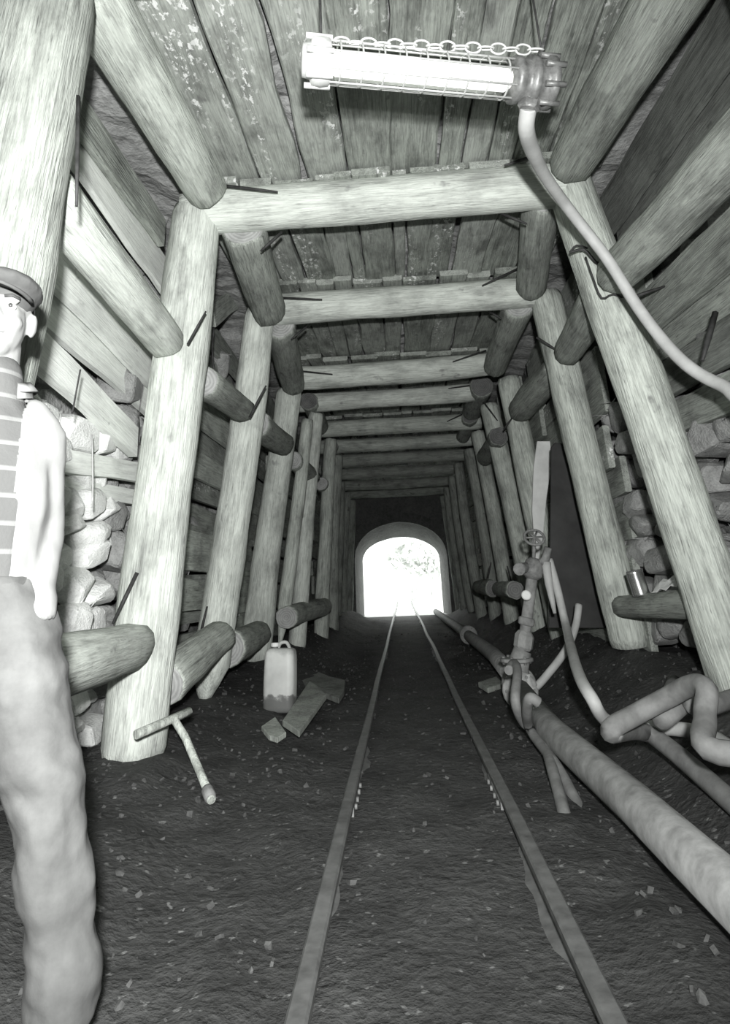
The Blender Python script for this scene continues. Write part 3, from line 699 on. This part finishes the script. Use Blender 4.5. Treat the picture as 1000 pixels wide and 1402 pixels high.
tn = empty('tin', tp); tag(tn, 'shiny metal tin standing on the low right strut', 'tin'); tn.rotation_euler = (0.1, -0.16, 0)
hgt = 32/ppm(tp); rad = 11.5/ppm(tp)
lathe('tin_body', [(rad*.97, 0), (rad, .004), (rad*.985, .012), (rad*.985, hgt-.012), (rad, hgt-.004), (rad*.97, hgt)], 'tin', tn, Matrix.Translation(tp) @ Matrix.Rotation(-.16, 4, 'Y'), 22)
lathe('tin_lid', [(rad*.9, 0), (rad*.9, .004), (rad*.3, .006)], 'lamp_cast', tn, Matrix.Translation(tp) @ Matrix.Rotation(-.16, 4, 'Y') @ Matrix.Translation((0, 0, hgt)), 22)
bm = bmesh.new(); rr = random.Random(4); a = atY(902, 814, 4.2); b = atY(946, 803, 3.9)
gr = [[bm.verts.new((b-a)*(i/6)+V((-.05+.1*j/3, 0.03*j, .03*rr.random()+.02*j))) for j in range(4)] for i in range(7)]
for i in range(6):
    for j in range(3): bm.faces.new((gr[i][j], gr[i+1][j], gr[i+1][j+1], gr[i][j+1]))
o = link('crumpled_paper', mesh('paper', bm), M['paper']); o.location = a; o.modifiers.new('t', 'SOLIDIFY').thickness = 0.004
tag(o, 'scrap of pale crumpled paper beside the shiny tin', 'paper')

# ---------------------------------------------------------------- caged tube lamp, chain and cable
A, B = atZ(432, 84, 2.76), atZ(748, 114, 2.78)
lm = empty('caged_lamp', (A+B)/2); tag(lm, 'lit tubular mine lamp in a wire cage hanging below the roof', 'lamp')
ax = (B-A).normalized(); L = (B-A).length; fm = frame(A, B)
def lp(x, y, z): return fm @ V((x, y, z))
def LM_(z): return fm @ Matrix.Translation((0, 0, z))
k0, k1 = 0.05*L, 0.845*L
gt = lathe('glass_tube', [(.058, k0), (.060, k0+.02), (.060, k1-.02), (.058, k1)], 'lamp_glass', lm, fm, 20)
lathe('fluorescent_tube', [(.030, k0+.01), (.045, k0+.03), (.045, k1-.03), (.030, k1-.01)], 'tube_glow', lm, fm, 16)
for k in range(8):
    a = 2*math.pi*k/8+.2
    tube('cage_bar', [lp(math.cos(a)*.078, math.sin(a)*.078, k0-.01), lp(math.cos(a)*.078, math.sin(a)*.078, k1+.01)], .0045, 'cage_wire', lm, 6)
for i in range(9):
    z = k0+(k1-k0)*(i+0.5)/9; bm = bmesh.new()
    iw = world(lm).inverted()
    tube_bm(bm, [iw @ lp(math.cos(a*math.pi/10)*.078, math.sin(a*math.pi/10)*.078, z) for a in range(21)], .004, 5, False)
    link('cage_ring', mesh('cage_ring', bm), M['cage_wire'], lm)
lathe('end_cap', [(.03, -.055), (.06, -.05), (.066, -.02), (.085, -.015), (.09, .02), (.085, .05), (.078, .055)], 'lamp_cast_bright', lm, fm, 20)
for k in range(6):
    a = k*math.pi/3+.3; tube('bolt', [lp(math.cos(a)*.085, math.sin(a)*.085, -.04), lp(math.cos(a)*.085, math.sin(a)*.085, .06)], .012, 'lamp_cast_bright', lm, 6)
h0 = k1
hs = lathe('lamp_housing', [(.08, h0-.01), (.092, h0), (.092, h0+.02), (.085, h0+.03), (.085, h0+.055), (.10, h0+.06), (.10, h0+.085), (.088, h0+.09), (.088, h0+.13), (.104, h0+.135), (.104, h0+.16), (.08, h0+.175), (.05, h0+.19)], 'lamp_cast', lm, fm, 22)
for k in range(8):
    a = k*math.pi/4; tube('bolt', [lp(math.cos(a)*.10, math.sin(a)*.10, h0+.10), lp(math.cos(a)*.10, math.sin(a)*.10, h0+.185)], .012, 'lamp_cast', hs, 6)
gl0 = lp(0, 0, h0+.10); gl1 = atY(723, 152, gl0.y+0.02)
tube('cable_gland', [gl0, gl0+(gl1-gl0)*.6, gl1], [.04, .04, .036], 'lamp_cast', lm, 12)
lathe('gland_nut', [(.036, 0), (.046, .01), (.046, .03), (.034, .04)], 'lamp_cast', lm, frame(gl0+(gl1-gl0)*.68, gl1), 6, smooth=False)
# hanger lugs and chain
C0, C1 = atZ(440, 57, 2.87), atZ(742, 69, 2.92)
for p, q in ((lp(0, 0, 0.0), C0), (lp(0, 0, h0+.08), C1)): tube('hanger_lug', [p, q], .014, 'lamp_cast', lm, 6)
ch = empty('lamp_chain', C0); tag(ch, 'thin link chain stretched above the caged lamp', 'chain')
nl = 17; bm = bmesh.new(); ll = (C1-C0).length/nl
ringp = [V((math.cos(a*math.pi/8)*.020, 0, math.sin(a*math.pi/8)*(ll*.62))) for a in range(17)]
tube_bm(bm, ringp, .0048, 5, False); lme = mesh('link', bm); lme.materials.append(M['lamp_cast_bright'])
cf = frame(C0, C1)
for i in range(nl):
    mw = cf @ Matrix.Translation((0, 0, (i+.5)*ll)) @ Matrix.Rotation(math.pi/2*(i % 2)+.5, 4, 'Z')
    link('chain_link', lme, None, ch, mw)
for q in (C0, C1):
    tube('hanger_wire', [q, V((q.x, q.y, 3.40))], .005, 'iron_dark', ch, 5)
tag(tube('lamp_cable', [gl0+(gl1-gl0)*.9, atY(721, 176, gl1.y+.08), atY(729, 205, gl1.y+.25), atY(748, 243, gl1.y+.5), atY(782, 290, 2.84), atY(830, 352, 2.92), atY(872, 418, 2.94), atY(908, 466, 2.88), atY(945, 503, 2.8), atY(990, 528, 2.7), atY(1060, 552, 2.4), V((1.62, 1.6, 1.75))], [.034]*3+[.029]*9, 'hose', None, 12, 6), 'thick pale cable hanging from the caged lamp over the right prop', 'cable')

# ---------------------------------------------------------------- plastic can, scrap boards, T-handled tool
jb = atZ(383, 974, 0.03); jb.z = floor_h(jb.x, jb.y)
sc_ = ppm(jb+V((0, 0, .2))); jw, jh = 43/sc_, 0.425; jd = 0.16
jc = empty('plastic_can', jb); tag(jc, 'dirty white plastic jerrycan standing on the mud by the left props', 'jerrycan'); jc.rotation_euler = (-.05, 0.01, -0.12)
bm = bmesh.new(); rings = []
def rrect(w_, d_, rad_, z_):
    out = []
    for cx_, cy_, a0 in ((1, 1, 0), (-1, 1, 90), (-1, -1, 180), (1, -1, 270)):
        for k in range(5):
            a = math.radians(a0+k*22.5); out.append(V((cx_*(w_/2-rad_)+rad_*math.cos(a), cy_*(d_/2-rad_)+rad_*math.sin(a), z_)))
    return out
for z, sw, sd_ in ((0, .80, .72), (.012, .93, .9), (.035, .985, .98), (.10, .99, .98), (.2, 1.0, 1), (.3, .985, .99), (.365, .965, .97), (.395, .93, .92), (.413, .84, .8), (.42, .70, .6)):
    rings.append([bm.verts.new(v) for v in rrect(jw*sw, jd*sd_, 0.045*sd_, z)])
for a, b in zip(rings[:-1], rings[1:]):
    for k in range(len(a)): f = bm.faces.new((a[k], a[(k+1) % len(a)], b[(k+1) % len(a)], b[k])); f.smooth = True
bm.faces.new(list(reversed(rings[0]))); bm.faces.new(rings[-1])
link('can_body', mesh('can_body', bm), M['can_plastic'], jc)
link('neck', (lambda b_: (lathe_bm(b_, [(.024, 0), (.024, .03)], 14), mesh('neck', b_))[1])(bmesh.new()), M['can_plastic'], jc).location = (-jw*.18, -.02, .41)
link('screw_cap', (lambda b_: (lathe_bm(b_, [(.028, 0), (.030, .004), (.030, .022), (.026, .027)], 14, smooth=False), mesh('screw_cap', b_))[1])(bmesh.new()), M['paper'], jc).location = (-jw*.18, -.02, .43)
bm = bmesh.new(); tube_bm(bm, smooth_path([(-jw*.10, .0, .415), (-jw*.02, .0, .452), (jw*.18, .0, .455), (jw*.30, .0, .41)], 5), .013, 8); link('handle', mesh('handle', bm), M['can_plastic'], jc)
def scrap(px, Zb, th, mat, label, tilt=0):
    P = [atZ(x, y, Zb) for x, y in px]; o0 = P[0].copy(); o0.z = 0; bm = bmesh.new(); n = len(P)
    c = sum(P, V())/n
    P = [V((p.x, p.y, Zb+tilt*((p-c).y))) for p in P]
    a = [bm.verts.new(p-o0) for p in P]; b = [bm.verts.new(p-o0-V((0, 0, th))) for p in P]
    bm.faces.new(a); bm.faces.new(list(reversed(b)))
    for k in range(n): bm.faces.new((a[(k+1) % n], a[k], b[k], b[(k+1) % n]))
    bmesh.ops.recalc_face_normals(bm, faces=bm.faces); bmesh.ops.bevel(bm, geom=list(bm.edges), offset=0.004, segments=1, affect='EDGES')
    o = link('scrap_board', mesh('scrap', bm), M[mat]); o.location = o0; tag(o, label, 'board', 'scrap boards by the can')
scrap([(387, 986), (410, 1001), (430, 974), (447, 951), (434, 938), (424, 932), (408, 955)], 0.09, 0.035, 'timber_dull', 'broken board slanting beside the base of the white can')
scrap([(413, 931), (418, 922), (429, 917), (452, 926), (473, 931), (471, 946), (464, 956), (440, 947)], 0.05, 0.04, 'plank_wall_dull', 'short dark board lying crosswise behind the slanting one', 0.0)
scrap([(358, 994), (377, 981), (392, 1002), (380, 1010), (368, 1006)], 0.05, 0.03, 'timber_grey', 'small pale wood offcut in front of the white can')
scrap([(655, 934), (680, 926), (690, 935), (668, 942)], 0.04, 0.04, 'timber_dull', 'small flat offcut left of the floor pipe flange')
t0, t1_ = atZ(260, 974, .31), atZ(186, 1006, .27); tm = atZ(238, 984, .30)
tt = empty('t_handled_tool', t0); tag(tt, 'pale T handled tool lying at the foot of the bright left prop', 'tool')
tube('grip', [t0, t1_], .020, 'timber_grey', tt, 10)
tube('shaft', [tm, atZ(254, 1010, .22), atZ(275, 1060, .10), atZ(290, 1096, .03)], .018, 'timber_grey', tt, 10)
lathe('ferrule', [(.024, 0), (.026, .01), (.026, .05), (.021, .06)], 'iron_rust', tt, frame(atZ(283, 1080, .06), atZ(290, 1096, .03)), 10)

# ---------------------------------------------------------------- loose bits on the floor
bm = bmesh.new(); rnd = random.Random(55)
for i in range(1800):
    x = rnd.choice((rnd.uniform(-1.7, -0.45), rnd.uniform(0.55, 1.8), rnd.uniform(-1.7, 1.8))); y = rnd.uniform(1.4, 12)
    s_ = rnd.uniform(0.004, 0.013)*(1.6 if rnd.random() < .1 else 1)
    r = bmesh.ops.create_icosphere(bm, subdivisions=1, radius=s_) if i < 500 else bmesh.ops.create_cube(bm, size=s_*1.3)
    rot = Matrix.Rotation(rnd.uniform(0, 6), 3, V((rnd.random(), rnd.random(), rnd.random()+.01)).normalized())
    for v in r['verts']: v.co = rot @ V((v.co.x*1.4, v.co.y, v.co.z*.6))*rnd.uniform(.85, 1.15) + V((x, y, floor_h(x, y)+s_*.15))
tag(link('gravel', mesh('gravel', bm), M['gravel_mix']), 'small chips and gravel scattered over the mud', 'gravel', kind='stuff')
rnd = random.Random(56)

# ---------------------------------------------------------------- the man at the left edge
def ball(bm, c, r):
    rr = bmesh.ops.create_uvsphere(bm, u_segments=14, v_segments=10, radius=1)
    for v in rr['verts']: v.co = V((c[0]+v.co.x*r[0], c[1]+v.co.y*r[1], c[2]+v.co.z*r[2]))
def limb(bm, pts):
    """chain of (x,y,z,rx,ry) ellipse rings with rounded ends, closed, so a voxel remesh can fuse it"""
    P = [V(p[:3]) for p in pts]; R = [(p[3], p[4] if len(p) > 4 else p[3]) for p in pts]
    sp_, sr = [], []
    n = 5
    for i in range(len(P)-1):
        for k in range(n):
            t = k/n; sp_.append(P[i].lerp(P[i+1], t)); t2 = t*t*(3-2*t); sr.append((R[i][0]+(R[i+1][0]-R[i][0])*t2, R[i][1]+(R[i+1][1]-R[i][1])*t2))
    sp_.append(P[-1]); sr.append(R[-1])
    d0 = (sp_[0]-sp_[1]).normalized(); d1 = (sp_[-1]-sp_[-2]).normalized(); m0, m1 = min(sr[0]), min(sr[-1])
    sp_ = [sp_[0]+d0*m0*.6, sp_[0]+d0*m0*.35]+sp_+[sp_[-1]+d1*m1*.35, sp_[-1]+d1*m1*.6]
    sr = [(sr[0][0]*.35, sr[0][1]*.35), (sr[0][0]*.8, sr[0][1]*.8)]+sr+[(sr[-1][0]*.8, sr[-1][1]*.8), (sr[-1][0]*.35, sr[-1][1]*.35)]
    rings = []
    for i, p in enumerate(sp_):
        d = (sp_[min(i+1, len(sp_)-1)]-sp_[max(i-1, 0)]).normalized()
        x = V((1, 0, 0)); x = (x-d*x.dot(d))
        if x.length < .2: x = V((0, 0, 1))-d*d.z
        x.normalize(); y = d.cross(x)
        rings.append([bm.verts.new(p+x*math.cos(k*math.pi/8)*sr[i][0]+y*math.sin(k*math.pi/8)*sr[i][1]) for k in range(16)])
    for a, b in zip(rings[:-1], rings[1:]):
        for k in range(16): bm.faces.new((a[k], a[(k+1) % 16], b[(k+1) % 16], b[k]))
    bm.faces.new(list(reversed(rings[0]))); bm.faces.new(rings[-1])
def fused(name, bm, mat, parent, vox=0.008, it=4, wrinkle=0.0, cut=None, thick=0.0):
    bmesh.ops.recalc_face_normals(bm, faces=bm.faces)
    me = mesh(name, bm); o = bpy.data.objects.new(name, me); COL.objects.link(o)
    md = o.modifiers.new('r', 'REMESH'); md.mode = 'VOXEL'; md.voxel_size = vox; md.use_smooth_shade = True
    sm = o.modifiers.new('s', 'SMOOTH'); sm.iterations = it; sm.factor = 0.5
    dg = bpy.context.evaluated_depsgraph_get(); dg.update()
    nm = bpy.data.meshes.new_from_object(o.evaluated_get(dg)); o.modifiers.clear(); o.data = nm; bpy.data.meshes.remove(me)
    nm.materials.clear(); nm.materials.append(M[mat])
    if wrinkle or cut:
        b2 = bmesh.new(); b2.from_mesh(nm); b2.normal_update()
        if wrinkle:
            for v in b2.verts:
                c = v.co; q = noise.noise(V((c.x*7+c.z*5, c.y*7, c.z*11-c.x*6)))+.5*noise.noise(V((c.x*19, c.y*19, c.z*26+c.x*12)))
                v.co = c + v.normal*q*wrinkle
        if cut:
            bmesh.ops.delete(b2, geom=[v for v in b2.verts if cut(v.co)], context='VERTS')
        b2.to_mesh(nm); b2.free()
    for p in nm.polygons: p.use_smooth = True
    o.parent = parent
    if thick: md = o.modifiers.new('t', 'SOLIDIFY'); md.thickness = thick; md.offset = -1
    return o
EAR = atY(47, 436, 1.34)
man = empty('person', (EAR.x-0.085, 1.34, 0.0), 0.46)
man.location.z = floor_h(man.location.x, 1.34)
tag(man, 'man in flat cap, open pale jacket and striped sweater standing at the left edge', 'person')
HZ = 0.03
k_man = (EAR.z - man.location.z)/(1.60+HZ); man.scale = (k_man*.97, k_man, k_man)   # ear level brought to the measured height
# local frame: faces -Y; +X is the side towards the track (his left)
bm = bmesh.new()
hz = 1.60+HZ
ball(bm, (0, .015, hz+.055), (.075, .094, .082)); ball(bm, (0, -.012, hz-.02), (.066, .080, .095)); ball(bm, (0, -.035, hz-.085), (.040, .042, .032))
ball(bm, (.036, -.05, hz-.025), (.026, .026, .024)); ball(bm, (-.036, -.05, hz-.025), (.026, .026, .024))
limb(bm, [(0, -.080, hz+.02, .009), (0, -.098, hz-.018, .013, .012)]); ball(bm, (.012, -.092, hz-.022), (.009, .009, .008)); ball(bm, (-.012, -.092, hz-.022), (.009, .009, .008))
limb(bm, [(-.045, -.072, hz+.033, .010), (0, -.082, hz+.034, .009), (.045, -.072, hz+.033, .010)])
ball(bm, (0, -.080, hz-.058), (.022, .012, .010))
for sg in (1, -1):
    ball(bm, (sg*.080, .016, hz), (.010, .020, .033)); ball(bm, (sg*.077, .012, hz-.024), (.008, .012, .014))
limb(bm, [(0, .02, hz-.06, .058, .062), (0, .03, hz-.15, .060, .062), (0, .03, hz-.25, .085, .07)])
limb(bm, [(0, .02, 1.33, .13, .08), (0, .02, 1.2, .145, .095), (0, .01, 1.02, .13, .09), (0, .02, .92, .14, .1)])
for sg in (1, -1):
    k_ = 1.0 if sg > 0 else 0.35
    limb(bm, [(sg*.08, .02, .9, .08), (sg*(.105+.13*k_), .0, .5, .052), (sg*(.11+.20*k_), .03, .12, .04)])
# left arm: hand in the pocket; right arm hangs relaxed
limb(bm, [(.138, .03, 1.32, .048), (.165, .10, 1.10, .040), (.165, .04, .93, .032), (.155, .01, .875, .028)])
limb(bm, [(-.138, .03, 1.32, .048), (-.225, .04, 1.09, .042), (-.24, -.02, .86, .030), (-.242, -.03, .80, .030, .022)])
def hand(o, sg, curl):
    limb(bm, [(o[0], o[1], o[2], .028, .020), (o[0], o[1]-.008, o[2]-.045, .022, .040), (o[0], o[1]-.01, o[2]-.085, .016, .042)])
    for i, (ln, yo) in enumerate(((.070, -.034), (.080, -.012), (.075, .010), (.058, .030))):
        x, y, z = o[0], o[1]-.01+yo, o[2]-.09
        limb(bm, [(x, y, z, .010), (x-sg*.006*curl, y-.004, z-ln*.45, .0095), (x-sg*.024*curl, y-.006, z-ln*.78, .0085), (x-sg*.038*curl, y-.006, z-ln, .0075)])
    limb(bm, [(o[0]-sg*.008, o[1]-.035, o[2]-.03, .014), (o[0]-sg*.014, o[1]-.066, o[2]-.06, .011), (o[0]-sg*.018, o[1]-.072, o[2]-.095, .009)])
hand((-.243, -.03, .78), -1, 1.0); hand((.150, .005, .86), 1, 0.6)
fused('body', bm, 'skin', man, 0.0055, 3)
for sg in (1, -1):
    e = link('eye', (lambda b_: (ball(b_, (0, 0, 0), (.0135, .0125, .0095)), mesh('eye', b_, True))[1])(bmesh.new()), M['eye_white'], man); e.location = (sg*.031, -.0735, hz+.012)
    e2 = link('iris', (lambda b_: (ball(b_, (0, 0, 0), (.0062, .004, .0062)), mesh('iris', b_, True))[1])(bmesh.new()), M['iris'], e); e2.location = (0, -.0105, 0)
    bmE = bmesh.new(); tube_bm(bmE, [(sg*.014, -.088, hz+.034), (sg*.032, -.087, hz+.039), (sg*.050, -.078, hz+.034)], .0045, 6); link('eyebrow', mesh('eyebrow', bmE), M['hair'], man)
bmE = bmesh.new(); tube_bm(bmE, [(-.024, -.083, hz-.060), (-.010, -.090, hz-.057), (0, -.091, hz-.059), (.010, -.090, hz-.057), (.024, -.083, hz-.060)], [.003, .006, .006, .006, .003], 8); link('mouth', mesh('mouth', bmE, True), M['lips'], man)
# hair below the cap
bm = bmesh.new(); ball(bm, (0, .03, hz+.04), (.082, .088, .075))
fused('hair', bm, 'hair', man, 0.007, 2, 0.002, cut=lambda c: c.y < .005 and c.z < hz+.055 or c.z < hz-.01 or c.y < -.02)
# flat cap
bm = bmesh.new(); ball(bm, (0, .005, hz+.088), (.098, .118, .048)); ball(bm, (0, -.03, hz+.085), (.09, .10, .035))
limb(bm, [(0, .01, hz+.058, .084, .102), (0, .005, hz+.09, .09, .108)])
cp = fused('flat_cap', bm, 'cap_cloth', man, 0.007, 3, 0.002)
bm = bmesh.new(); vis = []
for j, (dy, dz) in enumerate(((0, 0), (.03, -.006), (.058, -.018))):
    vis.append([bm.verts.new((math.sin(a)*(.082+.002*j), -.02-math.cos(a)*(.085+dy), hz+.062+dz-.012*abs(math.sin(a)))) for a in [(-1+2*k/12)*1.25 for k in range(13)]])
for a, b in zip(vis[:-1], vis[1:]):
    for k in range(12): bm.faces.new((a[k], b[k], b[k+1], a[k+1]))
vo = link('visor', mesh('visor', bm, True), M['cap_cloth'], cp); vo.modifiers.new('t', 'SOLIDIFY').thickness = .007
# sweater
bm = bmesh.new()
limb(bm, [(0, .02, 1.42, .085, .072), (0, .02, 1.33, .145, .100), (0, .015, 1.2, .165, .120), (0, .01, 1.04, .155, .118), (0, .01, .93, .158, .120)])
limb(bm, [(0, .02, 1.50, .070, .072), (0, .025, 1.43, .085, .08)])
fused('striped_sweater', bm, 'sweater', man, 0.009, 4, 0.004)
# jacket: sleeves and open body
bm = bmesh.new()
limb(bm, [(0, .03, 1.43, .085, .075), (0, .03, 1.34, .155, .112), (0, .03, 1.2, .178, .136), (0, .03, 1.04, .174, .134), (0, .03, .90, .18, .138)])
for sg in (1, -1):
    limb(bm, [(sg*.09, .03, 1.385, .055), (sg*.138, .035, 1.325, .056, .066), ((.168, .10, 1.10, .048, .056) if sg > 0 else (-.225, .045, 1.09, .052, .056)), ((.172, .03, .95, .042, .048) if sg > 0 else (-.240, -.012, .87, .046, .05)), ((.180, -.025, .885, .040, .042) if sg > 0 else (-.243, -.022, .82, .044, .047))])
def jcut(c):
    w_ = .085+.055*(1.4-c.z) if c.z > 1.0 else .107
    if c.z > 1.4: w_ = .085
    if abs(c.x) < w_ and c.y < .02: return True
    if c.z > 1.45 and c.y < .03: return True
    return c.z > 1.495 or c.z < .872
fused('jacket', bm, 'jacket', man, 0.009, 4, 0.006, jcut, 0.008)
# collar
bm = bmesh.new(); col_ = []
for j, (rr_, zz) in enumerate(((.092, 1.43), (.088, 1.475), (.108, 1.452))):
    col_.append([bm.verts.new((math.sin(a)*rr_*1.05, .03+math.cos(a)*rr_*.95, zz-.03*max(0, -math.cos(a)))) for a in [(-1+2*k/16)*2.35 for k in range(17)]])
for a, b in zip(col_[:-1], col_[1:]):
    for k in range(16): bm.faces.new((a[k], a[k+1], b[k+1], b[k]))
link('collar', mesh('collar', bm, True), M['jacket'], man).modifiers.new('t', 'SOLIDIFY').thickness = .008
# trousers, pocket bulge, boots
bm = bmesh.new()
limb(bm, [(.012, .01, .965, .150, .112), (.03, .015, .88, .178, .128), (.045, .02, .80, .19, .13)])
for sg in (1, -1):
    k_ = 1.0 if sg > 0 else 0.35
    limb(bm, [(.04+sg*.095, .015, .82, .108, .115), (sg*(.10+.10*k_), .005, .62, .098, .10), (sg*(.108+.145*k_), -.005, .46, .082, .085), (sg*(.11+.185*k_), .015, .25, .076, .082), (sg*(.112+.21*k_), .02, .10, .078, .09)])
ball(bm, (.185, -.03, .79), (.045, .055, .075))
fused('trousers', bm, 'trousers', man, 0.010, 3, 0.015, cut=lambda c: c.z > .985 or c.z < .06)
bm = bmesh.new(); bl = []
for zz, rr_ in ((.955, 1.0), (.958, 1.03), (.992, 1.03), (.995, 1.0)):
    bl.append([bm.verts.new((math.cos(k*math.pi/12)*.158*rr_, .012+math.sin(k*math.pi/12)*.120*rr_, zz-0.02)) for k in range(24)])
for a, b in zip(bl[:-1], bl[1:]):
    for k in range(24): bm.faces.new((a[k], a[(k+1) % 24], b[(k+1) % 24], b[k]))
link('belt', mesh('belt', bm, True), M['leather'], man)
for sg in (1, -1):
    bm = bmesh.new(); bx = .20 if sg > 0 else -.07
    limb(bm, [(sg*.112, .035, .20, .052, .058), (sg*.112, .04, .08, .048, .056), (sg*.113, .035, .05, .046, .05)])
    limb(bm, [(sg*.113, .055, .045, .042, .040), (sg*.116, -.04, .045, .046, .040), (sg*.120, -.14, .038, .045, .032), (sg*.120, -.18, .034, .036, .026)])
    for v in bm.verts: v.co.x += bx
    fused('boot', bm, 'leather', man, 0.009, 2, 0.002, cut=lambda c: False)
